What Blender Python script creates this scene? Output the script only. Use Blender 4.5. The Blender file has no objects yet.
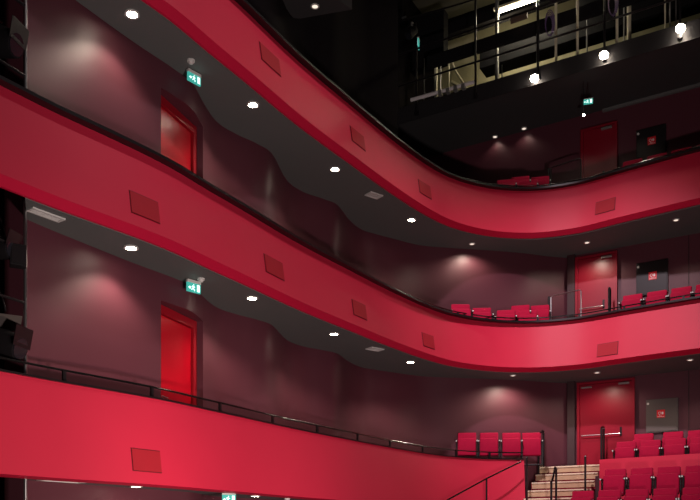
import bpy, math, random
from mathutils import Vector, Matrix
random.seed(7)
S = 1.16          # plan units to metres
H = 1.6           # eye height of the photographer
FPX, CX, HY = 815.0, 350.0, 540.0
col = bpy.context.scene.collection
scn = bpy.context.scene

# ------------------------------------------------------------ materials
def mat(name, rgb, rough=0.5, metal=0.0, emit=None, es=0.0, noise=0.0, nscale=6.0, bump=0.0, bscale=120.0, spec=0.5, sheen=0.0):
    m = bpy.data.materials.new(name); m.use_nodes = True
    nt = m.node_tree; b = nt.nodes['Principled BSDF']
    b.inputs['Base Color'].default_value = (*rgb, 1)
    b.inputs['Roughness'].default_value = rough
    b.inputs['Metallic'].default_value = metal
    b.inputs['Specular IOR Level'].default_value = spec
    if sheen:
        b.inputs['Sheen Weight'].default_value = sheen
        b.inputs['Sheen Tint'].default_value = (1, .35, .45, 1)
    if emit:
        b.inputs['Emission Color'].default_value = (*emit, 1)
        b.inputs['Emission Strength'].default_value = es
    tc = nt.nodes.new('ShaderNodeTexCoord')
    if noise:
        n = nt.nodes.new('ShaderNodeTexNoise'); n.inputs['Scale'].default_value = nscale; n.inputs['Detail'].default_value = 5
        r = nt.nodes.new('ShaderNodeMapRange')
        r.inputs['To Min'].default_value = 1 - noise; r.inputs['To Max'].default_value = 1 + noise
        mx = nt.nodes.new('ShaderNodeVectorMath'); mx.operation = 'SCALE'
        mx.inputs[0].default_value = rgb
        nt.links.new(tc.outputs['Object'], n.inputs['Vector'])
        nt.links.new(n.outputs['Fac'], r.inputs['Value'])
        nt.links.new(r.outputs['Result'], mx.inputs['Scale'])
        nt.links.new(mx.outputs['Vector'], b.inputs['Base Color'])
    if bump:
        n2 = nt.nodes.new('ShaderNodeTexNoise'); n2.inputs['Scale'].default_value = bscale; n2.inputs['Detail'].default_value = 3
        bp = nt.nodes.new('ShaderNodeBump'); bp.inputs['Strength'].default_value = bump; bp.inputs['Distance'].default_value = 0.004
        nt.links.new(tc.outputs['Object'], n2.inputs['Vector'])
        nt.links.new(n2.outputs['Fac'], bp.inputs['Height'])
        nt.links.new(bp.outputs['Normal'], b.inputs['Normal'])
    return m

M = {
 'fascia': mat('fascia_red', (.56, .018, .053), .55, noise=.05, nscale=1.5, bump=.1, spec=.35),
 'strip': mat('strip_red', (.60, .008, .048), .5, noise=.04, spec=.3),
 'panel': mat('panel_red', (.36, .010, .022), .65, noise=.05, spec=.3),
 'panel_frame': mat('panel_edge_red', (.13, .004, .009), .6),
 'wall': mat('mauve_wall', (.092, .024, .035), .46, noise=.06, nscale=1.2, bump=.12, bscale=60, spec=.40),
 'wall_dark': mat('dark_wall', (.030, .007, .010), .6, noise=.1),
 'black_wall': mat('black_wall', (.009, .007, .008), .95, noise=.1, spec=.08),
 'soffit': mat('grey_soffit', (.12, .125, .118), .75, noise=.04, nscale=2),
 'soffit_shaded': mat('shaded_soffit', (.040, .038, .038), .75, noise=.04, nscale=2),  # the grey soffit darkened, shade put into its colour
 'black': mat('black_metal', (.008, .006, .007), .35, noise=.1, spec=.5),
 'black_gloss': mat('black_gloss_rail', (.006, .005, .005), .18, spec=.6),
 'black_matt': mat('black_matt', (.008, .007, .008), .75, spec=.15),
 'chrome': mat('chrome', (.55, .55, .55), .28, 1.0),
 'steel': mat('galvanised_steel', (.32, .31, .29), .4, .6, noise=.1),
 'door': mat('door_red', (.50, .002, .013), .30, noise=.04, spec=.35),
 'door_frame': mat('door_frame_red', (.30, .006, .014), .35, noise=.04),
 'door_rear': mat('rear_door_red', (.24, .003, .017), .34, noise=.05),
 'seat': mat('seat_velvet', (.32, .001, .030), .8, noise=.15, nscale=14, bump=.3, bscale=200, sheen=.08, spec=.15),
 'seat_shell': mat('seat_shell_red', (.16, .004, .012), .5),
 'step': mat('step_wood', (.50, .34, .20), .55, noise=.15, nscale=9),
 'carpet': mat('red_carpet', (.20, .006, .018), .95, noise=.2, nscale=30, bump=.4),
 'nosing': mat('step_nosing', (.75, .62, .45), .35),
 'white': mat('white_plastic', (.65, .64, .60), .45),
 'bulb': mat('lamp_glow', (1, .95, .88), .4, emit=(1, .86, .70), es=60),
 'bulb_dim': mat('lamp_glow_dim', (1, .95, .88), .4, emit=(1, .84, .70), es=1.0),
 'tube': mat('tube_glow', (1, .98, .9), .4, emit=(1, .93, .74), es=9),
 'exit_green': mat('exit_green', (.02, .30, .22), .4, emit=(.05, .36, .31), es=.9),
 'exit_white': mat('exit_white', (.8, 1, .95), .4, emit=(.70, 1, .92), es=1.5),
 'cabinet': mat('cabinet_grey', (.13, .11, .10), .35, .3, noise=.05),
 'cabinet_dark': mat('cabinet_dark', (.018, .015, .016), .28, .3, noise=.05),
 'sign_red': mat('sign_red', (.65, .01, .02), .4),
 'sign_white': mat('sign_white', (.8, .72, .70), .4),
 'olive': mat('cream_olive_wall', (.42, .38, .24), .7, noise=.08, nscale=2),
 'olive_dark': mat('dark_olive', (.085, .078, .055), .7, noise=.1),
 'cream': mat('cream_paint', (.70, .64, .45), .6, noise=.06),
 'lens': mat('lamp_lens', (.015, .015, .02), .12, spec=.5),
 'purple': mat('purple_gel', (.12, .06, .18), .3),
 'stall': mat('tier_floor', (.045, .010, .014), .8, noise=.2, nscale=20),
}

# ------------------------------------------------------------ plan helpers
def Z(u): return u * S + H
def P(px, D):                      # a bearing and a distance into the hall -> plan point in metres
    return Vector(((px - CX) / FPX * D * S, D * S))
def interp(tab):
    xs = [a for a, b in tab]; ys = [b for a, b in tab]; n = len(xs)
    m = []
    for i in range(n):
        if i == 0: m.append((ys[1]-ys[0])/(xs[1]-xs[0]))
        elif i == n-1: m.append((ys[-1]-ys[-2])/(xs[-1]-xs[-2]))
        else:
            a = (ys[i]-ys[i-1])/(xs[i]-xs[i-1]); b = (ys[i+1]-ys[i])/(xs[i+1]-xs[i])
            m.append(0 if a*b <= 0 else (a+b)/2)
    def f(x):
        if x <= xs[0]: return ys[0]
        if x >= xs[-1]: return ys[-1]
        i = 0
        while xs[i+1] < x: i += 1
        h = xs[i+1]-xs[i]; t = (x-xs[i])/h
        return ((2*t**3-3*t*t+1)*ys[i] + (t**3-2*t*t+t)*h*m[i] + (-2*t**3+3*t*t)*ys[i+1] + (t**3-t*t)*h*m[i+1])
    return f
FT = interp([(-150,6.9),(0,8.13),(60,8.70),(110,9.20),(147,9.62),(175,10.0),(210,10.6),(250,11.36),(300,12.5),(350,13.72),(375,14.42),
             (400,15.15),(425,15.88),(450,16.5),(487,17.0),(525,17.15),(575,16.88),(625,16.25),(700,15.4),(850,14.06)])
WT = interp([(27,8.95),(85,9.68),(112,10.05),(140,10.45),(161,10.75),(175,10.97),(194,11.35),(203,11.78),(215,12.28),(237,12.72),(257,13.02),
             (273,13.4),(286,14.3),(300,14.75),(325,15.15),(338,15.42),(349,16.1),(361,16.6),(375,16.85),(392,17.1),(420,17.5),(450,17.66),
             (490,17.82),(525,18.0),(550,18.2),(571,18.3)])
def curve(fn, a, b, step=5.0):
    n = max(2, int(abs(b-a)/step)+1)
    return [P(a+(b-a)*i/(n-1), fn(a+(b-a)*i/(n-1))) for i in range(n)]
def offs(pts, d):                  # towards the hall
    out = []
    for i, p in enumerate(pts):
        q0 = pts[max(0, i-1)]; q1 = pts[min(len(pts)-1, i+1)]
        t = (q1-q0).normalized()
        out.append(Vector((p.x + t.y*d, p.y - t.x*d)))
    return out
E = Vector((.856, -.517)); N = Vector((-.517, -.856)); O = Vector((5.06, 18.1))
def R(a, b):                        # rear wall frame: along the wall, out into the hall
    q = O + E*a + N*b
    return Vector((q.x*S, q.y*S))
RZ = math.atan2(-.517, .856)       # heading of the rear rows

# ------------------------------------------------------------ mesh builder
class MB:
    def __init__(s): s.v = []; s.f = []
    def add(s, vs, fs):
        o = len(s.v); s.v += [Vector(v) for v in vs]; s.f += [tuple(i+o for i in f) for f in fs]; return s
    def box(s, c, d, rz=0, rx=0, ry=0):
        m = Matrix.Translation(c) @ Matrix.Rotation(rz, 4, 'Z') @ Matrix.Rotation(ry, 4, 'Y') @ Matrix.Rotation(rx, 4, 'X')
        vs = [m @ Vector((x*d[0]/2, y*d[1]/2, z*d[2]/2)) for x in (-1, 1) for y in (-1, 1) for z in (-1, 1)]
        return s.add(vs, [(0,1,3,2),(4,6,7,5),(0,4,5,1),(2,3,7,6),(0,2,6,4),(1,5,7,3)])
    def sweep(s, rings):             # rings of points, closed section, capped ends
        n = len(rings[0]); vs = [p for r in rings for p in r]; fs = []
        for i in range(len(rings)-1):
            for j in range(n):
                a = i*n+j; b = i*n+(j+1) % n
                fs.append((a, b, b+n, a+n))
        fs.append(tuple(range(n))[::-1]); fs.append(tuple((len(rings)-1)*n+j for j in range(n)))
        return s.add(vs, fs)
    def profile(s, pts, prof):       # pts plan curve, prof [(offset, z)]
        offc = [offs(pts, o) for o, z in prof]
        return s.sweep([[Vector((offc[k][i].x, offc[k][i].y, prof[k][1])) for k in range(len(prof))] for i in range(len(pts))])
    def band(s, A, B, z0, z1):       # solid slab between two plan curves of equal length
        return s.sweep([[Vector((a.x, a.y, z0)), Vector((b.x, b.y, z0)), Vector((b.x, b.y, z1)), Vector((a.x, a.y, z1))] for a, b in zip(A, B)])
    def tube(s, pts, r, n=8):
        pts = [Vector(p) for p in pts]; rings = []
        for i, p in enumerate(pts):
            t = (pts[min(len(pts)-1, i+1)] - pts[max(0, i-1)]).normalized()
            up = Vector((0, 0, 1)) if abs(t.z) < .9 else Vector((1, 0, 0))
            a = t.cross(up).normalized(); b = t.cross(a)
            rr = r[i] if isinstance(r, (list, tuple)) else r
            rings.append([p + a*math.cos(2*math.pi*k/n)*rr + b*math.sin(2*math.pi*k/n)*rr for k in range(n)])
        return s.sweep(rings)
    def disc(s, c, r, h, n=20, ax=(0, 0, 1)):
        ax = Vector(ax).normalized(); c = Vector(c)
        return s.tube([c - ax*h/2, c + ax*h/2], r, n)
    def ringz(s, c, r0, r1, h, n=24):
        rs = []
        for k in range(n+1):
            t = 2*math.pi*k/n; d = Vector((math.cos(t), math.sin(t), 0)); c_ = Vector(c)
            rs.append([c_+d*r0, c_+d*r1, c_+d*r1+Vector((0,0,h)), c_+d*r0+Vector((0,0,h))])
        return s.sweep(rs)
    def build(s, name, m, parent=None, bevel=0, smooth=False, local=False, seg=2):
        me = bpy.data.meshes.new(name)
        vs = s.v
        if parent is not None and not local:
            inv = wmat(parent).inverted(); vs = [inv @ v for v in vs]
        me.from_pydata([tuple(v) for v in vs], [], s.f); me.update()
        import bmesh
        bm = bmesh.new(); bm.from_mesh(me); bmesh.ops.recalc_face_normals(bm, faces=bm.faces)
        if bevel:
            bmesh.ops.bevel(bm, geom=[e for e in bm.edges], offset=bevel, segments=seg, profile=.5, affect='EDGES', clamp_overlap=True)
        bm.to_mesh(me); bm.free()
        o = bpy.data.objects.new(name, me); col.objects.link(o)
        me.materials.append(M[m] if isinstance(m, str) else m)
        if smooth:
            for p in me.polygons: p.use_smooth = True
            try: me.set_sharp_from_angle(angle=math.radians(35))
            except Exception: pass
        if parent is not None: o.parent = parent
        return o
def wmat(o):
    m = Matrix.Translation(o.location) @ o.rotation_euler.to_matrix().to_4x4()
    return wmat(o.parent) @ m if o.parent else m
def thing(name, label, cat, loc=(0, 0, 0), rz=0, group=None):
    o = bpy.data.objects.new(name, None); col.objects.link(o)
    o.location = loc; o.rotation_euler = (0, 0, rz); o.empty_display_size = .2
    o['label'] = label; o['category'] = cat
    if group: o['group'] = group
    return o
def tag(o, label, cat, group=None):
    o['label'] = label; o['category'] = cat
    if group: o['group'] = group
    return o
def struct(o):
    o['kind'] = 'structure'; return o
def dup(root, loc, rz, label, group=None):
    r = root.copy(); col.objects.link(r); r.location = loc; r.rotation_euler = (0, 0, rz); r['label'] = label
    if group: r['group'] = group
    for ch in list(root.children):
        c = ch.copy(); col.objects.link(c); c.parent = r
        for g in list(ch.children):
            d = g.copy(); col.objects.link(d); d.parent = c
    return r
def v3(p, z): return Vector((p.x, p.y, z))
def lamp(name, loc, power, size=2.4, rad=.05, color=(1, .84, .68), target=None, blend=.6):
    l = bpy.data.lights.new(name, 'SPOT'); l.energy = power; l.spot_size = size; l.spot_blend = blend
    l.shadow_soft_size = rad; l.color = color
    o = bpy.data.objects.new(name, l); col.objects.link(o); o.location = loc
    if target is not None:
        o.rotation_euler = (Vector(target) - Vector(loc)).to_track_quat('-Z', 'Y').to_euler()
    return o

# ------------------------------------------------------------ levels (plan units above the eye)
BZ = {1: .64, 2: 3.54, 3: 6.36}; TZ = {1: 1.69, 2: 4.56, 3: 7.36}
SOF = {1: .66, 2: 3.52, 3: 6.33}; FL = {1: 1.05, 2: 3.85, 3: 6.65}; RT = {1: 1.60, 2: 4.40, 3: 7.20}
TOPC = 9.40

# ------------------------------------------------------------ shell
mb = MB(); mb.box((3*S, 8*S, -.15), (40, 46, .3)); struct(mb.build('floor', 'stall'))

# left (wavy) wall
OPEN = {1: (1.05, 3.16), 2: (3.85, 5.97)}
def wall_piece(mb, a, b, z0, z1, th=.40):
    pts = curve(WT, a, b, 3.0)
    back = offs(pts, -th)
    mb.band(pts, back, z0, z1)
mb = MB()
wall_piece(mb, 27, 161, 0, Z(6.62))
wall_piece(mb, 203, 398, 0, Z(6.62))
wall_piece(mb, 398, 571, 0, Z(6.62))
for z0, z1 in ((0, Z(OPEN[1][0])), (Z(OPEN[1][1]), Z(OPEN[2][0])), (Z(OPEN[2][1]), Z(6.62))):
    wall_piece(mb, 161, 203, z0, z1)
struct(mb.build('wall_left', 'wall', smooth=True))
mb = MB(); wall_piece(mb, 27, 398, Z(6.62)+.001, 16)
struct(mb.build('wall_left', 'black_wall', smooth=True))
# bay with the lighting boom, far left
mb = MB()
A = [P(-170, 7.6), P(-60, 9.3), P(23, 10.6)]
mb.band(A, offs(A, -.3), 0, 16)
struct(mb.build('wall_side', 'wall_dark'))
# rear wall
mb = MB()
A = [R(-.1, 0), R(5.2, 0)]; mb.band(A, [R(-.1, -.25), R(5.2, -.25)], 0, Z(7.2))
A = [R(-5.4, 0), R(5.2, 0)]; mb.band(A, [R(-5.4, -.25), R(5.2, -.25)], Z(7.2)-.001, Z(TOPC))
struct(mb.build('wall_rear', 'wall'))
mb = MB()
for a in (1.15+1.15,):
    for z0, z1 in ((RT[1], SOF[2]), (RT[2], SOF[3])):
        q = R(a, .012); mb.box((q.x, q.y, (Z(z0)+Z(z1))/2), (.012, .02, (z1-z0)*S), RZ)
struct(mb.build('trim_1', 'wall_dark'))
# narrow dark panels left of the rear doors
for n, (z0, z1) in enumerate(((RT[1], SOF[2]), (RT[2], SOF[3]))):
    mb = MB(); q = R(-.13, .045); mb.box((q.x, q.y, (Z(z0)+Z(z1))/2), (.19, .10, (z1-z0)*S), RZ)
    struct(mb.build('trim_%d' % (n+2), 'wall_dark'))

# ceilings (soffits) and floors of the balconies
def wall_at(px):
    if px <= 571: return P(px, WT(px))
    k = (px-CX)/FPX
    a = (k*18.1 - 5.06)/(.856 + k*.517)
    return R(a, 0)
def frac(px, f, d=0):
    a = P(px, FT(px)); b = wall_at(px)
    return a.lerp(b, f)
def prange(a, b, step=4): 
    n = int((b-a)/step)+1; return [a+(b-a)*i/(n-1) for i in range(n)]
for L in (1, 2, 3):
    mb = MB()
    r0, r1 = (27, 524) if L == 1 else (27, 840)
    xs = prange(r0, r1)
    fr = offs([P(x, FT(x)) for x in xs], -.04); bk = [wall_at(x) for x in xs]
    mb.band(fr, bk, Z(SOF[L]), Z(SOF[L])+.12)
    struct(mb.build('ceiling' if L > 1 else 'ceiling', 'soffit' ))
    mb = MB()
    fr = offs([P(x, FT(x)) for x in xs], -.20)
    mb.band(fr, bk, Z(SOF[L])+.125, Z(FL[L]))
    xs2 = [x for x in xs if x >= 436]
    fr2 = offs([P(x, FT(x)) for x in xs2], -.20)
    bk2 = [wall_at(x) for x in xs2]
    mid = [a.lerp(b, .45) for a, b in zip(fr2, bk2)]
    mb.band(fr2, mid, Z(FL[L])+.002, Z(RT[L]-.17 if L > 1 else RT[1]))
    mb.band(mid, bk2, Z(FL[L])+.002, Z(RT[L]))
    struct(mb.build('floor', 'stall'))
# lid over the bay soffits is open shaft

# top ceiling pieces: upper balcony ceiling (left) and ceiling under the lighting gallery
mb = MB()
A = [P(-150, 6.6), P(0, 7.9), P(120, 9.4), P(230, 11.2), P(262, 12.3), P(290, 13.2)]
B = [P(-150, 8.2), P(20, 9.6), P(150, 12.4), P(262, 14.5), P(300, 14.6), P(352, 14.35)]
mb.band(A, B, Z(TOPC-.06), Z(TOPC-.06)+.25)
struct(mb.build('ceiling', 'soffit_shaded'))
GA0, GA1, GB = -4.3, 4.2, None
def gfront(px):
    return P(px, {400: 18.4}.get(px, 0))
# gallery front line: plan line through bearings
g0 = Vector((.0613*18.4, 18.4)); g1 = Vector((.405*15.4, 15.4))
ge = (g1-g0).normalized(); gn = Vector((ge.y, -ge.x))   # toward the hall
def G(t, b=0):                      # along the gallery front from its left end, b into the hall
    q = g0 + ge*t + gn*b
    return Vector((q.x*S, q.y*S))
GRZ = math.atan2(ge.y, ge.x)
GL = 8.2
mb = MB(); mb.band([G(-.25), G(GL)], [G(-.25, -3.2), G(GL, -3.2)], Z(TOPC), Z(TOPC)+.14)
struct(mb.build('ceiling', 'soffit_shaded'))
mb = MB(); mb.band([G(-.25), G(GL)], [G(-.25, -3.6), G(GL, -3.6)], Z(TOPC)+.142, Z(9.74)-.03)
struct(mb.build('floor', 'black_wall'))
mb = MB(); mb.band([G(-.25, .02), G(GL, .02)], [G(-.25, -.001), G(GL, -.001)], Z(TOPC)-.02, Z(9.74))
struct(mb.build('trim_4', mat('gallery_edge', (.016, .014, .015), .6, noise=.08)))
# gallery room walls
mb = MB()
mb.band([G(-1.2, -2.4), G(GL, -2.4)], [G(-1.2, -2.6), G(GL, -2.6)], Z(9.74), Z(13.6))
struct(mb.build('wall_back', 'olive'))
mb = MB(); mb.band([G(-.25, -.3), G(-.25, -3.6)], [G(-.45, -.3), G(-.45, -3.6)], Z(TOPC), Z(13.6))
struct(mb.build('wall_gallery_side', 'black_wall'))
mb = MB(); mb.band([G(-1, .2), G(GL, .2)], [G(-1, -3.6), G(GL, -3.6)], Z(12.9), Z(13.1))
struct(mb.build('ceiling', 'olive_dark'))
# step in the ceiling line at the back of the top level
mb = MB(); mb.band([R(.55, .06), R(5, .06)], [R(.55, .0), R(5, .0)], Z(TOPC)-.07, Z(TOPC)-.002)
struct(mb.build('trim_5', 'soffit'))

# ------------------------------------------------------------ balcony fronts
LV = {1: 'lowest', 2: 'middle', 3: 'uppermost'}
CR = {1: .012, 2: .07, 3: .07}      # height of the bevelled lower strip
OV = {1: .035, 2: .125, 3: .125}    # overhang of the ledge
def tilt(L, z):                     # offset (m) of the leaning face at plan-unit height z
    c = BZ[L] + CR[L]; t = TZ[L]
    return (.10 - .14*(z-c)/(t-c))*S
def front(L, a, b, panels, railposts):
    base = P((a+b)/2, FT((a+b)/2))
    t = thing('balcony_front', {1: 'long red balcony front, lowest of the three, with a thin black rail on short posts',
                                2: 'middle red balcony front sweeping round the hall, with five square panels in it',
                                3: 'uppermost red balcony front curving below the lighting gallery'}[L], 'balcony', (base.x, base.y, Z(BZ[L])), 0, 'red balcony fronts')
    pts = curve(FT, a, b, 4.0)
    c = BZ[L]+CR[L]; T = TZ[L]; ov = OV[L]; ct = .025 if L == 1 else .045; rh = .185 if L == 1 else .165
    mb = MB(); mb.profile(pts, [(tilt(L, c), Z(c)), (tilt(L, T), Z(T)), (tilt(L, T)-.12, Z(T)), (tilt(L, c)-.12, Z(c))])
    mb.build('fascia', 'fascia', t, smooth=True)
    mb = MB(); mb.profile(pts, [(-.04, Z(BZ[L])-.01), (0, Z(BZ[L])-.01), (tilt(L, c), Z(c)-.001), (-.04, Z(c)-.001)])
    mb.build('lower_strip', 'strip', t, smooth=True)['label'] = 'deeper red bevelled strip under the front'
    o = tilt(L, T)
    mb = MB(); mb.profile(pts, [(o+ov, Z(T)+.001), (o+ov, Z(T)+ct), (o-.22, Z(T)+ct), (o-.22, Z(T)+.001)])
    mb.build('cap', 'black', t, smooth=True)['label'] = 'black ledge on top'
    rl = offs(pts, o-.10)
    mb = MB(); mb.tube([v3(p, Z(T)+rh) for p in rl], .015, 8)
    mb.build('handrail', 'black_gloss', t, smooth=True)['label'] = 'thin glossy black rail'
    for px in railposts:
        i = min(range(len(pts)), key=lambda k: abs(a+(b-a)*k/(len(pts)-1)-px)); q = rl[i]
        mb = MB(); mb.box((q.x, q.y, Z(T)+(ct+rh-.008)/2), (.045, .035, rh-ct-.01), math.atan2(pts[min(i+1,len(pts)-1)].y-pts[i-1].y, pts[min(i+1,len(pts)-1)].x-pts[i-1].x))
        mb.build('rail_post', 'black', t)
    for p0, p1, zc in panels:
        pp = curve(FT, p0, p1, 4.0)
        for nm, g, dz, m_ in (('access_panel', .010, .125, 'panel'),):
            z0, z1 = zc-dz, zc+dz
            fr = MB(); fr.profile(curve(FT, p0-.45, p1+.45, 4.0), [(tilt(L, z0-.010)+.001, Z(z0-.010)), (tilt(L, z0-.010)+.006, Z(z0-.010)), (tilt(L, z1+.010)+.006, Z(z1+.010)), (tilt(L, z1+.010)+.001, Z(z1+.010))])
            mb = MB(); mb.profile(pp, [(tilt(L, z0)+.0062, Z(z0)), (tilt(L, z0)+.016, Z(z0)), (tilt(L, z1)+.016, Z(z1)), (tilt(L, z1)+.0062, Z(z1))])
            pa = mb.build(nm, m_, t); pa['label'] = 'square darker red panel let into the front'
            fr.build('panel_rim', 'panel_frame', pa) if False else None
            f_ = fr.build('panel_rim', 'panel_frame', t); f_.parent = pa
    return t
front(1, -150, 524.5, [(128.5, 156.5, .928)], [-60, 72, 159, 229, 281, 325, 362, 396, 428, 459, 493])
front(2, -150, 850, [(127, 155, 3.885), (262, 280, 3.945), (350, 363, 3.915), (420, 431, 3.87), (599, 619, 3.84)],
      [0, 60, 130, 190, 245, 292, 340, 380, 421, 461, 500, 540, 580, 622, 683, 760])
front(3, -150, 850, [(259, 278, 6.93), (349, 362, 6.82), (417, 428.5, 6.79), (597, 616, 6.74)],
      [200, 245, 292, 340, 380, 421, 461, 500, 541, 592, 640, 700, 760])
# stalls balustrade on the right (continues the lowest front, lower top, no rail)
pts = curve(FT, 600.5, 850, 4.0)
mb = MB(); mb.profile(pts, [(.10, 0), (.06, Z(1.63)), (-.08, Z(1.63)), (-.08, 0)])
tag(mb.build('balustrade', 'fascia', smooth=True), 'pink-red solid balustrade between the seat rows right of the stair', 'balustrade')

# ------------------------------------------------------------ stairs and tiers
steps = 9
st = thing('stair', 'flight of pale wooden steps with bright nosings leading up to the red rear door', 'stairs', v3(R(0, 1.6), 0), RZ)
for k in range(steps):
    b0 = .6 + .26*k; z = Z(1.60 - .185*k)
    a0, a1 = -.69, .68
    bb0 = 0.0 if k == 0 else b0-.26
    if k == 0:
        bk_ = [R(a0, .42), R(-.56, .27), R(-.2, .13), R(-.02, .02), R(a1, .02)]; aa = [a0, -.56, -.2, -.02, a1]
    else:
        bk_ = [R(a0, bb0), R(a1, bb0)]; aa = [a0, a1]
    mb = MB(); mb.band(bk_, [R(a_, b0) for a_ in aa], .0, z-.012)
    mb.build('step', 'carpet', st)
    mb = MB(); mb.band([R(a0+.02, b0+.0005), R(a1-.02, b0+.0005)], [R(a0+.02, b0+.010), R(a1-.02, b0+.010)], z-.155, z-.0125)
    mb.build('riser_board', 'step', st)['label'] = 'pale wooden board on the step front'
    mb = MB(); mb.band(bk_, [R(a_, b0+.012) for a_ in aa], z-.0115, z)
    mb.build('tread', 'carpet', st)['label'] = 'dark red carpeted tread'
    mb = MB(); mb.band([R(a0+.02, b0+.012), R(a1-.02, b0+.012)], [R(a0+.02, b0+.028), R(a1-.02, b0+.028)], z-.030, z+.002)
    mb.build('nosing', 'nosing', st)['label'] = 'bright nosing strip'
mb = MB()
tiers = [(.0, .72, 1.60), (.72, 1.42, 1.33)]
def tier(mb, a0, a1, b0, b1, z): mb.band([R(a0, b0), R(a1, b0)], [R(a0, b1), R(a1, b1)], 0, Z(z))
tier(mb, .69, 5.2, 0, .70, 1.52); tier(mb, .69, 5.2, .70, 1.20, 1.31)
struct(mb.build('floor', 'stall'))
mb = MB(); tier(mb, .69, 5.2, 2.05, 2.93, .62); tier(mb, .69, 5.2, 2.93, 3.62, .19); struct(mb.build('floor', 'carpet'))

# ------------------------------------------------------------ seats
def make_seat(label, group):
    t = thing('theatre_seat', label, 'seat', (0, 0, 0), 0, group)
    mb = MB(); mb.box((0, .05, .60), (.455, .085, .44), 0, math.radians(-9)); o = mb.build('backrest', 'seat', t, bevel=.028, smooth=True, local=True, seg=3)
    mb = MB(); mb.box((0, .10, .50), (.45, .022, .46), 0, math.radians(-9)); mb.build('back_shell', 'seat_shell', t, bevel=.006, local=True)
    mb = MB(); mb.box((0, -.075, .445), (.45, .11, .45), 0, math.radians(-7)); mb.build('seat_cushion', 'seat', t, bevel=.03, smooth=True, local=True, seg=3)
    for s in (-1, 1):
        mb = MB(); mb.box((s*.252, -.07, .585), (.036, .30, .05)); a = mb.build('armrest', 'black', t, bevel=.008, local=True)
        mb = MB(); mb.box((s*.252, -.03, .28), (.03, .16, .555)); mb.build('support', 'black', t, bevel=.004, local=True)
        mb = MB(); mb.disc((s*.252, -.222, .585), .016, .004, 12, (0, 1, 0)); g = mb.build('hinge_cap', 'white', t, local=True); g.parent = a
    mb = MB(); mb.box((0, .0, .012), (.50, .16, .024)); mb.build('foot_plate', 'black', t, bevel=.004, local=True)
    return t
seat_n = [0]; proto = [None]
ORD = ['first', 'second', 'third', 'fourth', 'fifth', 'sixth', 'seventh']
def place_seat(q, z, rz, label, group):
    if proto[0] is None:
        proto[0] = make_seat(label, group); o = proto[0]; o.location = v3(q, z); o.rotation_euler = (0, 0, rz)
    else:
        o = dup(proto[0], v3(q, z), rz, label, group)
    return o
SP = .474
# two stalls rows in front of the balustrade
for k in range(5):
    place_seat(R(1.40+SP*k, 2.57), Z(.62), RZ, ['%s crimson tip-up seat from the stair, in the row against the pink-red balustrade' % ORD[k]][0], 'stalls row against the balustrade')
for k in range(6):
    place_seat(R(.98+SP*k, 3.25), Z(.19), RZ, '%s crimson tip-up seat from the stair, in the lowest row at the picture bottom' % ORD[k], 'lowest stalls row')
# rows behind the balustrade
for k in range(4):
    place_seat(R(1.24+SP*k, .95), Z(1.31), RZ, '%s dark crimson seat from the stair, row right behind the balustrade' % ORD[k], 'row behind the balustrade')
for k, a in enumerate((1.42, 2.0, 2.48)):
    place_seat(R(a+.05, .38), Z(1.52), RZ, '%s dark crimson seat from the door, back row against the rear wall' % ORD[k], 'back row against the rear wall')
# lowest balcony, left of the stair
for k, px in enumerate((467, 489, 511.5, 531.5)):
    place_seat(P(px, 17.47), Z(RT[1]), math.radians(-10), '%s crimson seat from the left on the lowest balcony, left of the stair' % ORD[k], 'seats left of the stair')
# middle and upper balconies, rear corner and right
for L, w in ((2, 'middle'), (3, 'uppermost')):
    zf = Z(RT[L]-.17)+.001
    for k, px in enumerate((461, 482, 506, 528)):
        D = FT(px)+.33
        if L == 3 and k < 2: continue
        place_seat(P(px, D), zf, math.radians([2, -4, -12, -18][k]), '%s seat from the left behind the %s balcony rail in the corner' % (ORD[k], w), 'corner front row, %s balcony' % w)
    for k, px in enumerate((518.5, 538)):
        place_seat(P(px, 17.87 if k == 0 else 17.87) + Vector((0, -.22)), Z(RT[L]), math.radians(-14), '%s dark seat of the raised pair in the corner of the %s balcony' % (ORD[k], w), 'raised corner pair, %s balcony' % w)
    for k, px in enumerate((632, 656.5, 681, 706)):
        kx = (px-CX)/FPX; b = .60; q0 = O + N*b
        a = (kx*q0.y - q0.x)/(.856+kx*.517)
        place_seat(R(a, b), Z(RT[L]), RZ, '%s magenta-red seat right of the rear door on the %s balcony' % (ORD[k], w), 'seats right of the door, %s balcony' % w)

# ------------------------------------------------------------ doors in the wavy wall
wl = P(161, WT(161)); wr = P(203, WT(203))
dt = (wr-wl).normalized(); dn = Vector((dt.y, -dt.x)); W_ = (wr-wl).length; drz = math.atan2(dt.y, dt.x)
def DL(s, b): q = wl + dt*s + dn*b; return q
for i, L in enumerate((1, 2)):
    z0, z1 = Z(OPEN[L][0]), Z(OPEN[L][1])
    q = DL(W_/2, -.16)
    d = struct(thing('door_%d' % (i+1), 'x', 'door', v3(q, z0), drz)); del d['category']; d['label'] = 'bright red door in a deep recess of the wavy wall, %s level' % LV[L]
    jw = .13
    for s in (jw/2, W_-jw/2):
        p = DL(s, -.15); mb = MB(); mb.box((p.x, p.y, (z0+z1)/2), (jw-.004, .09, z1-z0-.004), drz); mb.build('frame_post', 'door_frame', d)
    p = DL(W_/2, -.15); mb = MB(); mb.box((p.x, p.y, z1-.07), (W_-2*jw, .09, .13), drz); mb.build('frame_head', 'door_frame', d)
    p = DL(W_/2, -.175); hz = z1-z0-.14
    mb = MB(); mb.box((p.x, p.y, z0+hz/2), (W_-2*jw-.006, .05, hz-.01), drz); lf = mb.build('leaf', 'door', d, bevel=.004)
    p = DL(jw+.12, -.12); mb = MB(); mb.tube([v3(p, z0+1.02), v3(p+dt*.13, z0+1.02)], .012); mb.disc(v3(p-dn*.012, z0+1.02), .026, .02, 16, (dn.x, dn.y, 0)); h = mb.build('handle', 'chrome', d); h.parent = lf

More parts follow.
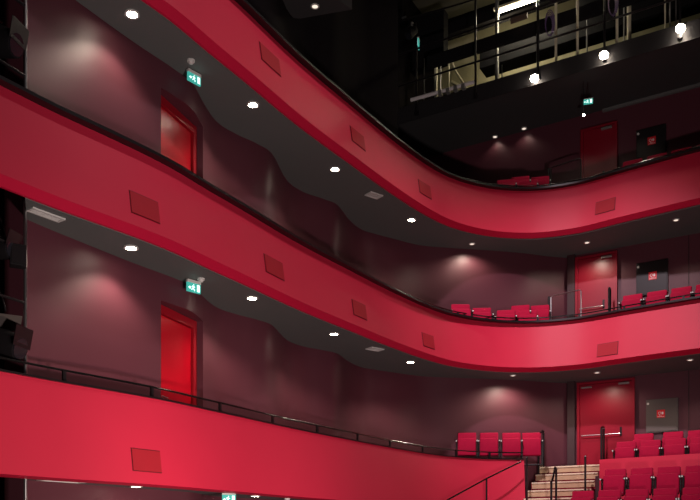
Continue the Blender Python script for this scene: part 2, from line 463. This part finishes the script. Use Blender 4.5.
# ------------------------------------------------------------ rear doors
def rear_door(n, a0, a1, z0, z1, m_, lab):
    q = R((a0+a1)/2, 0); w = (a1-a0)*S
    d = struct(thing('door_%d' % n, 'x', 'door', v3(q, Z(z0)), RZ)); del d['category']; d['label'] = lab
    hgt = (z1-z0)*S
    # local: x along wall, -y toward the hall
    def bx(name, c, s, m_, par=d, bev=0):
        mb = MB(); mb.box(c, s); return mb.build(name, m_, par, bevel=bev, local=True)
    bx('leaf', (0, -.04, hgt/2-.03), (w-.14, .05, hgt-.07), m_, bev=.004)
    bx('frame_post', (-w/2+.035, -.05, hgt/2), (.066, .10, hgt), m_); bx('frame_post', (w/2-.035, -.05, hgt/2), (.066, .10, hgt), m_)
    bx('frame_head', (0, -.05, hgt-.03), (w-.14, .10, .06), m_)
    cl = bx('door_closer', (w/2-.26, -.10, hgt-.12), (.26, .06, .055), 'steel', bev=.008); cl['label'] = 'pale door closer'
    if n == 3: bx('door_closer', (-w/2+.25, -.10, hgt-.14), (.26, .06, .04), 'steel', bev=.008)
    mb = MB(); mb.tube([(-w/2+.13, -.14, .80), (w/2-.34, -.14, .80)], .014)
    for x in (-w/2+.13, w/2-.34): mb.tube([(x, -.14, .80), (x, -.062, .80)], .012)
    mb.build('push_bar', 'chrome', d, local=True, smooth=True)
    bx('lock_plate', (w/2-.34, -.074, .86), (.05, .014, .22), 'black')
    return d
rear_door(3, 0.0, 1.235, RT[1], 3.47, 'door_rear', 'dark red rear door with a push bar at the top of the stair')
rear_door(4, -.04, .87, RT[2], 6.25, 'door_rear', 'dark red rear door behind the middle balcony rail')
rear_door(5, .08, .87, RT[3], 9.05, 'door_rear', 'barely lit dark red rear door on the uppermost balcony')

# ------------------------------------------------------------ fire hose cabinets
def cabinet(a0, a1, z0, z1, m_, lab, kx):
    q = R((a0+a1)/2, 0); w = (a1-a0)*S; h = (z1-z0)*S
    t = thing('fire_hose_cabinet', lab, 'cabinet', v3(q, Z(z0)), RZ, 'wall cabinets')
    mb = MB(); mb.box((0, -.03, h/2), (w, .06, h)); mb.build('housing', m_, t, bevel=.004, local=True)
    mb = MB(); mb.box((0, -.066, h/2), (w-.05, .01, h-.05)); dr = mb.build('door', m_, t, bevel=.002, local=True)
    mb = MB(); mb.disc((-w/2+.05, -.078, h-.10), .028, .012, 16, (0, 1, 0)); k = mb.build('latch', 'white', t, local=True); k.parent = dr; k['label'] = 'round white latch'
    s = .19; cx, cz = kx, h*.55
    mb = MB(); mb.box((cx, -.074, cz), (s, .004, s)); sg = mb.build('sign', 'sign_red', t, local=True); sg['label'] = 'red sign with a white hose reel and flame mark'
    mb = MB()
    for k in range(14):
        a = 2*math.pi*k/14; b = 2*math.pi*(k+1)/14
        mb.tube([(cx-.028+.030*math.cos(a), -.078, cz+.015+.030*math.sin(a)), (cx-.028+.030*math.cos(b), -.078, cz+.015+.030*math.sin(b))], .006, 5)
    mb.tube([(cx-.028, -.078, cz-.015), (cx-.028, -.078, cz-.055), (cx+.02, -.078, cz-.055)], .006, 5)
    mb.add([(cx+.020, -.0775, cz-.02), (cx+.055, -.0775, cz-.02), (cx+.062, -.0775, cz+.015), (cx+.045, -.0775, cz+.055), (cx+.035, -.0775, cz+.03), (cx+.018, -.0775, cz+.05), (cx+.014, -.0775, cz+.01)], [(0, 1, 2, 3, 4, 5, 6)])
    mb.box((cx, -.077, cz-.069), (s-.03, .003, .008))
    m2 = mb.build('sign_mark', 'sign_white', t, local=True); m2.parent = dr
    sg.parent = dr
    return t
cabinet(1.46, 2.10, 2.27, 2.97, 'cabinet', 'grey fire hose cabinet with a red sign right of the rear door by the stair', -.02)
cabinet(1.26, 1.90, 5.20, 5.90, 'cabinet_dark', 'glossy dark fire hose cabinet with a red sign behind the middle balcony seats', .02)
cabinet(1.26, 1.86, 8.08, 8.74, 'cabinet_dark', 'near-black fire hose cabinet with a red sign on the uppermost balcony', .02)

# ------------------------------------------------------------ ceiling fittings
def downlight(px, D, zc, lab, group, power=60, r=.075, m_='bulb', glow=True, size=2.2):
    q = P(px, D)
    t = thing('downlight', lab, 'ceiling light', v3(q, Z(zc)), 0, group)
    mb = MB(); mb.ringz((0, 0, -.018), r, r+.028, .017); mb.build('trim_ring', 'white', t, local=True, smooth=True)
    mb = MB(); mb.disc((0, 0, -.008), r-.002, .012, 24); b = mb.build('bulb', m_, t, local=True)
    if power:
        l = lamp('downlight_beam', (0, 0, -.05), power, size, .05); l.parent = t
    return t
near = {132: 'nearest the camera, far left', 253: 'second from the left', 335: 'third from the left', 411: 'by the curve of the front'}
for px, D in ((132, 9.80), (253, 11.84), (335, 13.9), (411.5, 16.1)):
    k = int(px)
    downlight(px, D, SOF[3], 'glaring round ceiling light under the uppermost balcony, %s' % near[k], 'lights under the uppermost balcony', 85, size=2.1)
    downlight(px-1, D, SOF[2], 'round ceiling light under the middle balcony, %s' % near[k], 'lights under the middle balcony', 115, size=2.15)
downlight(136, 9.95, SOF[1], 'round light at the bottom edge under the lowest balcony, left one', 'lights under the lowest balcony', 45, .06)
downlight(255, 12.1, SOF[1], 'round light at the bottom edge under the lowest balcony, right one', 'lights under the lowest balcony', 45, .06)
downlight(315, 14.25, TOPC-.06, 'small round light in the dark ceiling at the very top', 'lights in the top ceiling', 6, .06, 'bulb_dim')
for px, D, w in ((472, 17.4, 'left'), (587, 17.32, 'right')):
    downlight(px, D, SOF[3], 'dim recessed light at the rear edge under the uppermost balcony, %s one' % w, 'dim rear lights, uppermost', 60, .05, 'bulb_dim', size=2.7)
    downlight(px+ (41 if px < 500 else 10), 17.4 if px < 500 else 17.1, SOF[2], 'dim recessed light at the rear edge under the middle balcony, %s one' % w, 'dim rear lights, middle', 110 if px < 500 else 60, .05, 'bulb_dim', size=2.8)
downlight(676, 16.1, SOF[3], 'dim recessed light over the right-hand seats under the uppermost balcony', 'dim rear lights, uppermost', 40, .05, 'bulb_dim')
downlight(690, 15.9, SOF[2], 'added dim light over the right-hand seats under the middle balcony', 'dim rear lights, middle', 45, .05, 'bulb_dim')  # added lamp, brightens the seats below it
for px, D, w in ((495, 18.98, 'left'), (524, 18.6, 'right')):
    downlight(px, D, TOPC, 'dim recessed light in the ceiling under the lighting gallery, %s one' % w, 'dim lights under the gallery', 4, .05, 'bulb_dim')

# vents, detectors
def vent(px, D, zc, w, l, lab, slats=5, rz=.9, fr='white'):
    q = P(px, D); t = thing('air_vent', lab, 'vent', v3(q, Z(zc)), rz)
    mb = MB()
    for s in (-1, 1): mb.box((s*(l/2-.015), 0, -.011), (.03, w, .02)); mb.box((0, s*(w/2-.015), -.011), (l-.06, .03, .02))
    mb.build('frame', fr, t, local=True)
    mb = MB(); mb.box((0, 0, -.004), (l-.06, w-.06, .006)); mb.build('backing', 'cabinet', t, local=True)
    for k in range(slats):
        y = -w/2+.03+(w-.06)*(k+.5)/slats
        mb = MB(); mb.box((0, y, -.012), (l-.06, (w-.06)/slats*.45, .008)); mb.build('slat', fr, t, local=True)
    return t
vent(374, 14.95, SOF[3], .22, .34, 'small pale ceiling vent under the uppermost balcony', 4, .65)
vent(375, 15.0, SOF[2], .22, .34, 'small pale ceiling vent under the middle balcony', 4, .65)
tn = (P(60, 9.2)-P(25, 8.9)).normalized()
vent(46, 8.80, SOF[2], .15, .46, 'long pale slotted ceiling vent at the far left under the middle balcony', 3, math.radians(54))
vent(62, 9.0, SOF[1], .17, .62, 'long pale slotted vent at the bottom left under the lowest balcony', 3, math.radians(54))
def detector(px, D, zc, lab):
    q = P(px, D); t = thing('smoke_detector', lab, 'smoke detector', v3(q, Z(zc)), 0, 'ceiling detectors')
    mb = MB(); mb.disc((0, 0, -.012), .06, .022, 20); mb.build('base', 'white', t, local=True)
    mb = MB(); mb.tube([(0, 0, -.024), (0, 0, -.05), (0, 0, -.062)], [.045, .036, .018], 16); mb.build('sensor_head', 'white', t, local=True, smooth=True)
detector(191, 10.75, SOF[3], 'white smoke detector above the exit sign, under the uppermost balcony')
detector(201, 10.97, SOF[2], 'white smoke detector beside the exit sign, under the middle balcony')
detector(287, 12.9, SOF[1], 'small detector at the bottom edge under the lowest balcony')

# ------------------------------------------------------------ exit signs
def exit_sign(q, ztop, rz, w, h, lab, hang=.06):
    t = thing('exit_sign', lab, 'exit sign', v3(q, ztop), rz, 'green exit signs')
    mb = MB(); mb.box((0, 0, -hang/2-.001), (w*1.02, .05, hang-.002)); mb.build('mount', 'white', t, bevel=.004, local=True)
    zc = -hang - h/2
    mb = MB(); mb.box((0, 0, zc), (w, .03, h)); pl = mb.build('plate', 'exit_green', t, local=True)
    mb = MB(); y = -.017
    def fl(pts): 
        n = len(pts); mb.add([(x*h, y, zc+z*h) for x, z in pts]+[(x*h, y-.002, zc+z*h) for x, z in pts],
               [tuple(range(n)), tuple(range(2*n-1, n-1, -1))]+[(i, (i+1) % n, n+(i+1) % n, n+i) for i in range(n)])
    k = w/h
    fl([(k*.22, -.38), (k*.42, -.38), (k*.42, .38), (k*.22, .38)])              # doorway
    fl([(-.10, .24), (.0, .24), (.0, .36), (-.10, .36)])                       # runner's head
    fl([(-.22, .20), (.10, .12), (.12, .04), (-.02, .04), (-.06, -.12), (.12, -.20), (.08, -.38), (.0, -.38), (.02, -.24), (-.16, -.16), (-.34, -.32), (-.38, -.24), (-.22, -.08), (-.16, .08), (-.30, .04), (-.34, .10)])
    fl([(-k*.44, -.06), (-k*.30, .10), (-k*.30, .03), (-k*.24, .03), (-k*.24, -.15), (-k*.30, -.15), (-k*.30, -.22)])
    m_ = mb.build('pictogram', 'exit_white', t, local=True); m_.parent = pl; m_['label'] = 'white running figure, arrow and doorway'
exit_sign(P(194, 11.0), Z(SOF[3])-.01, math.radians(50), .25, .13, 'green exit sign above the red door under the uppermost balcony', .05)
exit_sign(P(193.5, 11.02), Z(SOF[2])-.01, math.radians(46), .25, .14, 'green exit sign above the red door under the middle balcony', .05)
exit_sign(P(229, 11.35), Z(SOF[1])-.005, math.radians(8), .22, .14, 'green exit sign at the bottom edge under the lowest balcony', .03)
exit_sign(P(588, 16.75), Z(TOPC)-.38, math.radians(-16), .22, .11, 'small green exit sign below the lighting gallery, right', .02)
t = tag(MB().tube([v3(P(588, 16.75), Z(TOPC)-.001), v3(P(588, 16.75), Z(TOPC)-.385)], .008).build('sign_hanger', 'black'), 'thin black drop rod above the small right-hand exit sign', 'rod')
t = thing('emergency_lamp', 'tiny bright lamp just left of the small right-hand exit sign', 'lamp', v3(P(583.5, 16.7), Z(8.72)))
MB().tube([(0, 0, .0), (0, 0, .79)], .006).build('rod', 'black', t, local=True)
MB().disc((0, 0, -.01), .04, .04, 12).build('housing', 'black', t, local=True)
MB().disc((0, -.03, -.03), .028, .02, 14, (0, 1, .6)).build('bulb', 'bulb', t, local=True)

# ------------------------------------------------------------ hand rails on the stair and balcony ends
def urail(pts_b, a, z0s, ztop, lab, r=.027):
    q = R(a, sum(pts_b)/2)
    t = thing('handrail', lab, 'handrail', v3(q, min(z0s)), RZ)
    p0, p1 = R(a, pts_b[0]), R(a, pts_b[1])
    for p, zb, zt in ((p0, z0s[0], ztop[0]), (p1, z0s[1], ztop[1])):
        MB().tube([v3(p, zb+.001), v3(p, zt)], r).build('post', 'black', t)
    MB().tube([v3(p0, ztop[0]), v3(p0.lerp(p1, .2), ztop[0]+.03), v3(p0.lerp(p1, .8), ztop[1]+.03), v3(p1, ztop[1])], r).build('top_bar', 'black_gloss', t)
    MB().disc(v3(p0, ztop[0]), r*1.15, .03, 12).build('collar', 'chrome', t)
    return t
def zs(b): 
    k = max(0, math.ceil((b-.6)/.26)); return Z(1.60-.185*k)
urail((.50, .84), -.62, (zs(.50), zs(.84)), (zs(.50)+.90, zs(.84)+1.02), 'black loop handrail beside the last seat, left of the stair top')
urail((1.90, 2.22), .09, (zs(1.90), zs(2.22)), (zs(1.9)+.88, zs(2.22)+.98), 'black loop handrail standing in the middle of the stair')
urail((.30, .50), .64, (zs(.3), zs(.5)), (zs(.3)+.93, zs(.5)+.90), 'black loop handrail in front of the rear door, right of the stair top')
q = R(.61, 1.66)
t = thing('handrail_post', 'slim black post at the right edge of the lower steps', 'post', v3(q, zs(1.66)))
MB().tube([(0, 0, .001), (0, 0, 1.16)], .026).build('post', 'black', t, local=True); MB().disc((0, 0, 1.17), .03, .02, 12).build('cap', 'chrome', t, local=True)
q = P(526.8, 16.9); 
t = thing('handrail_post', 'black post at the cut end of the lowest balcony front', 'post', v3(q, Z(.45)))
MB().tube([(0, 0, -1.1), (0, 0, 1.46)], .022).build('post', 'black', t, local=True); MB().disc((0, 0, 1.47), .026, .02, 12).build('cap', 'chrome', t, local=True)
# sloping rail in front of the lowest balcony
sl = [(521, 16.85, 1.62), (488, 16.55, 1.262), (448, 15.95, .79), (415, 15.2, .33)]
t = thing('sloping_handrail', 'thin black handrail sloping down in front of the lowest balcony to the stair', 'handrail', v3(P(486, 16.5), 0))
MB().tube([v3(P(a, b), Z(c)) for a, b, c in sl], .02).build('top_bar', 'black_gloss', t, smooth=True)
for a, b, c in ((486.5, 16.53, 1.245), (440, 15.8, .68)):
    MB().tube([v3(P(a, b), 0.002), v3(P(a, b), Z(c))], .022).build('post', 'black', t)
# loops behind middle balcony rail
def rz_loop(L, k, lab):
    p0, p1 = P(551, 17.75), P(581, 17.35)
    zb = Z(RT[L]); zt = Z(540 and (246*17.6/FPX) + (L-2)*2.8)
    t = thing('guard_rail', lab, 'railing', v3(p0, zb))
    mb = MB(); mb.tube([v3(p0, zb+.001), v3(p0, zt-.03), v3(p0.lerp(p1, .04), zt), v3(p1.lerp(p0, .04), zt+.02), v3(p1, zt-.02), v3(p1, zb+.001)], .016); mb.build('frame_tube', 'chrome' if L == 2 else 'black', t, smooth=True)
    mb = MB(); mb.box(v3(p0.lerp(p1, -.07), (zb+zt)/2), (.05, .05, zt-zb-.01), RZ); mb.build('black_post', 'black', t)
    mb = MB(); mb.tube([v3(p0, zb+.3), v3(p1, zb+.3)], .01); mb.build('lower_bar', 'chrome' if L == 2 else 'black', t)
rz_loop(2, 0, 'slim metal guard rail loop before the rear door, middle balcony')
rz_loop(3, 0, 'dark guard rail loop in the corner of the uppermost balcony')
for L in (2,):
    q = R(.79, .42); zb = Z(RT[L])
    t = thing('loop_post', 'thick black double post with chrome fitting before the rear door, middle balcony', 'post', v3(q, zb), RZ)
    for y in (-.05, .06): MB().tube([(0, y, .001), (0, y, 1.08)], .028).build('post', 'black', t, local=True)
    MB().tube([(0, -.05, 1.08), (0, -.02, 1.105), (0, .03, 1.105), (0, .06, 1.08)], .028).build('bend', 'black', t, local=True)

# ------------------------------------------------------------ lighting gallery on top right
t = thing('gallery_railing', 'black pipe railing along the edge of the lighting gallery', 'railing', v3(G(0, .05), Z(9.4)), GRZ)
def pxG(px, b=.05):                 # distance along the gallery edge for a bearing
    k = (px-CX)/FPX; q = g0 + gn*b
    return (k*q.y - q.x)/(ge.x - k*ge.y)
for z, x0 in ((10.93, 380), (10.22, 393)):
    MB().tube([v3(G(pxG(x0), .05), Z(z)), v3(G(GL, .05), Z(z))], .025).build('rail', 'black', t, smooth=True)
for px in (416.5, 475.5, 538, 604.5, 680):
    p = G(pxG(px), .05)
    MB().tube([v3(p, Z(9.45)), v3(p, Z(11.9))] if px != 416.5 else [v3(p, Z(9.47)), v3(p, Z(10.95))], .028).build('post', 'black', t)
    MB().box(v3(G(pxG(px), .03), Z(9.5)), (.10, .08, .10), GRZ).build('bracket', 'black', t)
# lamps on the gallery edge
for px, y, w in ((534.5, 78, 'left, lowest'), (604, 55, 'middle'), (680.5, 28, 'right, highest')):
    q = G(pxG(px, .12), .12); D = q.y/S; z = Z((HY-y)*D/FPX)
    tt = thing('gallery_spotlight', 'glaring round lamp on the gallery edge, %s of three' % w, 'spotlight', v3(q, z), GRZ, 'lamps on the gallery edge')
    MB().tube([(0, .02, .09), (0, 0, .03), (0, 0, .0)], [.045, .075, .088], 18).build('housing', 'black', tt, local=True, smooth=True)
    MB().box((0, .06, .08), (.03, .10, .03)).build('bracket', 'black', tt, local=True)
    MB().disc((0, -.0, -.01), .095, .035, 24, (0, .45, 1)).build('bulb', 'bulb', tt, local=True)
    l = lamp('gallery_beam', (0, -.03, -.06), 22, 2.3, .05, target=None); l.parent = tt
# pale pipe leaning outside the rail
p0, p1 = G(pxG(411, .14), .14), G(pxG(474, .14), .14)
t = thing('white_tube', 'thick pale tube laid low along the outside of the gallery railing', 'tube', v3(p0, Z(9.95)))
mb = MB(); mb.tube([v3(p0, Z((HY-100)*p0.y/S/FPX)), v3(p1, Z((HY-82)*p1.y/S/FPX))], .045, 14); mb.build('tube', mat('dull_white', (.75,.70,.68), .45), t, smooth=True)
for f in (.48, .60, .72, .84):
    p = p0.lerp(p1, f); z = Z((HY-(100-18*f))*p.y/S/FPX)
    MB().box(v3(p, z-.05), (.09, .10, .12), GRZ).build('clamp', 'steel', t)
# tube light, beams, poles, fixtures
def GX(px, b): return G(pxG(px, b), b)
exit_sign(GX(418.5, -.2), Z(11.30), math.radians(-100), .20, .2, 'green exit sign seen edge-on in the lighting gallery', .03)
pa, pb = GX(496, -.7), GX(560, -.7)
t = thing('tube_light', 'bright fluorescent tube light inside the lighting gallery', 'lamp', v3(pa, Z(11.85)), GRZ)
za = Z((HY-13)*pa.y/S/FPX)
MB().tube([v3(pa, za), v3(pb, za)], .035, 12).build('tube', 'tube', t, smooth=True)
m_ = pa.lerp(pb, .5); MB().box(v3(m_, za+.09), ((pb-pa).length+.1, .12, .06), GRZ).build('batten', 'cream', t)
al = bpy.data.lights.new('tube_glow', 'AREA'); al.shape = 'RECTANGLE'; al.size = (pb-pa).length; al.size_y = .08; al.energy = 60; al.color = (1, .90, .66)
ao = bpy.data.objects.new('tube_glow', al); col.objects.link(ao); ao.location = v3(m_, za-.05); ao.rotation_euler = (0, 0, GRZ); ao.parent = None
al2 = bpy.data.lights.new('gallery_room_light', 'POINT'); al2.energy = 24; al2.color = (1, .88, .62); al2.shadow_soft_size = .15
ao2 = bpy.data.objects.new('gallery_room_light', al2); col.objects.link(ao2); ao2.location = v3(G(1.9, -1.6), Z(11.6))
def beam(px0, px1, b, z, w, h, name, lab, m_='black_matt', rise=0):
    a, c = GX(px0, b), GX(px1, b); L = (c-a).length
    t = MB()
    t.box(v3(a.lerp(c, .5), Z(z)), (L, w, h), GRZ, 0, -math.atan2(rise*S, L))
    return tag(t.build(name, m_, bevel=.01), lab, 'beam')
beam(428, 720, -.35, 10.78, .12, .30, 'ceiling_beam', 'dark steel beam just behind the upper gallery rail')
beam(424, 720, -1.5, 12.15, .30, .42, 'air_duct', 'large dark duct high at the back of the gallery')
beam(483, 720, -1.2, 10.95, .5, .62, 'ventilation_duct', 'deep dark duct running across the middle of the gallery', 'black_matt')
beam(412, 446, -.9, 11.6, .3, 1.4, 'dark_screen', 'black screen at the left end of the gallery', 'black_matt')
beam(580, 720, -1.0, 11.9, .2, 1.5, 'black_drape_box', 'large dark panel high at the right of the gallery', 'black_matt')
beam(470, 575, -1.9, 10.25, .35, .30, 'pale_counter', 'low cream counter behind the gallery posts', 'cream')
t = tag(MB().box(v3(GX(472, -2.2), Z(10.9)), (1.5, .20, .06), GRZ, 0, math.radians(38)).build('slanting_beam', 'cream'), 'pale slanting beam at the back left of the gallery', 'beam')
poles = [(402, -.75, 'black'), (424, -.7, 'black'), (436, -.8, 'cream'), (440.5, -.75, 'steel'), (449, -.8, 'cream'), (497, -.6, 'steel'), (502, -1.1, 'steel'), (537, -.35, 'steel'), (556, -.3, 'cream'), (577.5, -.15, 'cream'),
         (587, -.5, 'steel'), (617, -.15, 'cream'), (624, -.5, 'steel'), (629, -.6, 'cream'), (665, -.2, 'cream'), (670, -.3, 'steel'), (676, -.6, 'steel')]
for i, (px, b, m_) in enumerate(poles):
    p = GX(px, b); r = .05 if px in (436, 497, 629) else (.03 if px in (556, 577.5, 617) else .018)
    top = 12.85 if px > 450 else 11.15
    if px in (587, 502): top = 10.75
    word = {'black': 'black', 'cream': 'pale cream', 'steel': 'grey steel'}[m_]
    o = MB().tube([v3(p, Z(9.745)), v3(p, Z(top))], r, 10)
    tag(o.build('upright_pipe', m_, smooth=True), '%s upright pipe in the lighting gallery, number %s counting from the left' % (word, ['one','two','three','four','five','six','seven','eight','nine','ten','eleven','twelve','thirteen','fourteen','fifteen','sixteen','seventeen'][i]), 'pipe', 'uprights of the lighting gallery')
# bar with a panel light at far left of the gallery
t = thing('lighting_bar', 'slim dark bar rising to the right above the gallery entrance', 'bar', v3(GX(402, .2), Z(11.9)), GRZ)
MB().tube([v3(GX(402, .3), Z(11.5)), v3(GX(462, .3), Z(11.4)), v3(GX(720, .3), Z(11.33))], .022).build('bar', 'black', t)
MB().tube([v3(GX(402, .3), Z(11.55)), v3(GX(406, .3), Z(11.55))], .024).build('end_cap', 'chrome', t)
for px in (403, 560): MB().tube([v3(GX(px, .3), Z(11.56)), v3(GX(px, .3), Z(12.9))], .01).build('hanger', 'black', t)
def spotlight(q, z, rz, pitch, lab, sc=1.0, group='theatre spotlights', top='black'):
    t = thing('stage_spotlight', lab, 'spotlight', v3(q, z), rz, group)
    d = Vector((0, -math.cos(pitch), math.sin(pitch)))
    c = Vector((0, 0, 0))
    MB().tube([c - d*.22*sc, c - d*.18*sc, c + d*.10*sc, c + d*.24*sc], [.05*sc, .11*sc, .12*sc, .10*sc], 16).build('body', 'black_matt', t, local=True, smooth=True)
    MB().disc(c + d*.245*sc, .085*sc, .012, 18, tuple(d)).build('lens', 'lens', t, local=True)
    mb = MB(); mb.tube([(-.14*sc, 0, 0), (-.14*sc, 0, .22*sc), (.14*sc, 0, .22*sc), (.14*sc, 0, 0)], .013*sc, 6); mb.build('yoke', 'black', t, local=True)
    MB().box((0, 0, .25*sc), (.05*sc, .06*sc, .09*sc)).build('clamp', 'steel', t, local=True)
    MB().box(tuple(c + d*.27*sc + Vector((0, 0, .10*sc))), (.22*sc, .01, .16*sc), 0, pitch+.5).build('barn_door', 'black', t, local=True)
    return t
for px, z, w, sc in ((412, 11.15, 'the leftmost, by the end of the bar', .9), (555, 10.98, 'below the bar left of the middle lamp', 1.3), (586, 11.0, 'hanging over the middle edge lamp', 1.3), (600, 10.75, 'turned down beside the middle edge lamp', 1.1), (634, 11.0, 'between the middle and right edge lamps', 1.2), (652, 10.98, 'hanging left of the right edge lamp', 1.3)):
    spotlight(GX(px, .3), Z(z), GRZ+random.uniform(-.5, .5), random.uniform(-.9, -.3), 'black stage spotlight on the gallery bar, %s' % w, sc)
t = tag(MB().box(v3(GX(519, -.15), Z(11.0)), (.42, .05, .18), GRZ).build('equipment_panel', mat('brown_panel', (.13,.085,.06), .6)), 'small brown equipment plate under the tube light', 'panel')
# coils of cable hung from the rail
for px, w in ((549, 'left'), (612, 'right')):
    p = GX(px, .1); mb = MB()
    for j in range(4):
        r = .16+.02*j; mb.tube([v3(p + Vector((math.cos(a)*r*.5, -.03*j)), Z(10.55)-.1+math.sin(a)*r*1.4) for a in [k*math.pi/8 for k in range(17)]], .010, 6)
    tag(mb.build('cable_coil', 'purple'), 'coil of dark purplish cable on the gallery rail, %s one' % w, 'cable', 'cable coils on the gallery rail')
tag(MB().tube([v3(GX(445, -1.5), Z(11.9)), v3(GX(455, -1.5), Z(11.15)), v3(GX(470, -1.5), Z(10.5))], .03).build('slanting_brace', 'cream', smooth=True), 'pale slanting brace behind the left gallery uprights', 'brace')

# ------------------------------------------------------------ lighting boom in the bay, far left
bq = P(25.3, 8.70)
t = thing('lighting_boom', 'tall vertical chrome pipe at the far left edge of the balconies', 'pipe', v3(bq, 0))
MB().tube([(0, 0, 0), (0, 0, 14.5)], .022, 12).build('pole', 'chrome', t, local=True, smooth=True)
MB().disc((0, 0, .02), .18, .04, 24).build('base', 'black', t, local=True)
side = (P(-20, 8.2)-bq)
for zz in (2.53, 3.1, 4.95, 5.7): 
    MB().tube([v3(bq, Z(zz)), v3(bq+side, Z(zz))], .018).build('cross_bar', 'black', t)
spotlight(P(-6, 8.62), Z(2.10), math.radians(78), -.30, 'black stage spotlight with a grey hood at the left edge, above the lowest rail', 1.55)
q = P(8, 8.62)
tag(MB().box(v3(q, Z(2.30)), (.30, .26, .012), math.radians(30), math.radians(-32)).build('lamp_hood', 'cabinet'), 'grey tilted hood plate over the left-edge spotlight', 'hood')
q = P(18, 8.62)
tt = thing('dimmer_box', 'black square equipment box clamped to the pipe under the middle balcony', 'box', v3(q, Z(3.0)), math.radians(25))
MB().box((0, 0, 0), (.19, .16, .26)).build('housing', 'black_matt', tt, bevel=.008, local=True); MB().box((0, -.083, 0), (.15, .008, .20)).build('front_plate', 'black', tt, local=True)
spotlight(P(-9, 8.6), Z(3.1), math.radians(78), -.2, 'black stage spotlight at the left edge under the middle balcony', 1.2)
spotlight(P(-9, 8.6), Z(5.28), math.radians(78), -.3, 'black stage spotlight at the top left corner with a pale cable', 1.5)
for z0, w, m_ in ((5.55, 'top left corner', 'white'), (2.72, 'left edge beside the chrome pipe, lower one', 'black'), (3.5, 'left edge under the middle balcony', 'black')):
    pts = [v3(P(-8+a*14, 8.66), Z(z0 - .12*(a-.4)**2*4 - .12*a)) for a in [k/8 for k in range(9)]]
    tag(MB().tube(pts, .009, 6).build('cable', m_, smooth=True), 'drooping thin cable at the %s' % w, 'cable', 'cables of the boom lamps')

# ------------------------------------------------------------ unseen hall lights: high rig, plus low spots added to brighten the fronts
HALL = [
 ((0.0, 10.0, 15.0), P(575, 16.8), Z(2.9), 8500, .72, (1, .80, .88)),
 ((6.0, 8.0, 18.0), P(280, 12.0), Z(4.3), 2800, .9, (1, .84, .84)),
 ((2.5, 3.5, .35), P(340, 13.2), Z(4.2), 2500, 1.8, (1, .84, .82)),
 ((3.0, 6.0, .35), P(40, 8.6), Z(.55), 1200, .85, (1, .74, .62)),
 ((3.5, 7.0, .35), P(230, 11.0), Z(.55), 1200, .85, (1, .74, .66)),
 ((3.0, 8.0, .35), P(400, 15.0), Z(.5), 500, 1.2, (1, .78, .80)),
 ((5.0, 9.0, 3.2), P(640, 16.0), Z(1.35), 500, .55, (1, .84, .90)),  # added spot, brightens the balustrade
]
for i, (loc, tq, tz, e, sz, hc) in enumerate(HALL):
    lamp('unseen_hall_light', loc, e, sz, .25, hc, target=v3(tq, tz), blend=1.0)
w = bpy.data.worlds.new('World'); scn.world = w; w.use_nodes = True
w.node_tree.nodes['Background'].inputs['Color'].default_value = (.9, .75, .75, 1)
w.node_tree.nodes['Background'].inputs['Strength'].default_value = .012

# ------------------------------------------------------------ camera
cd = bpy.data.cameras.new('Camera'); cam = bpy.data.objects.new('Camera', cd); col.objects.link(cam)
cam.location = (0, 0, H); cam.rotation_euler = (math.pi/2, 0, 0)
cd.sensor_width = 36; cd.lens = FPX/700*36; cd.shift_y = (HY-250)/700; cd.clip_start = .1; cd.clip_end = 200
scn.camera = cam
scn.view_settings.view_transform = 'Standard'; scn.view_settings.look = 'None'
scn.view_settings.gamma = 1; scn.view_settings.use_curve_mapping = False
scn.view_settings.exposure = 0.0
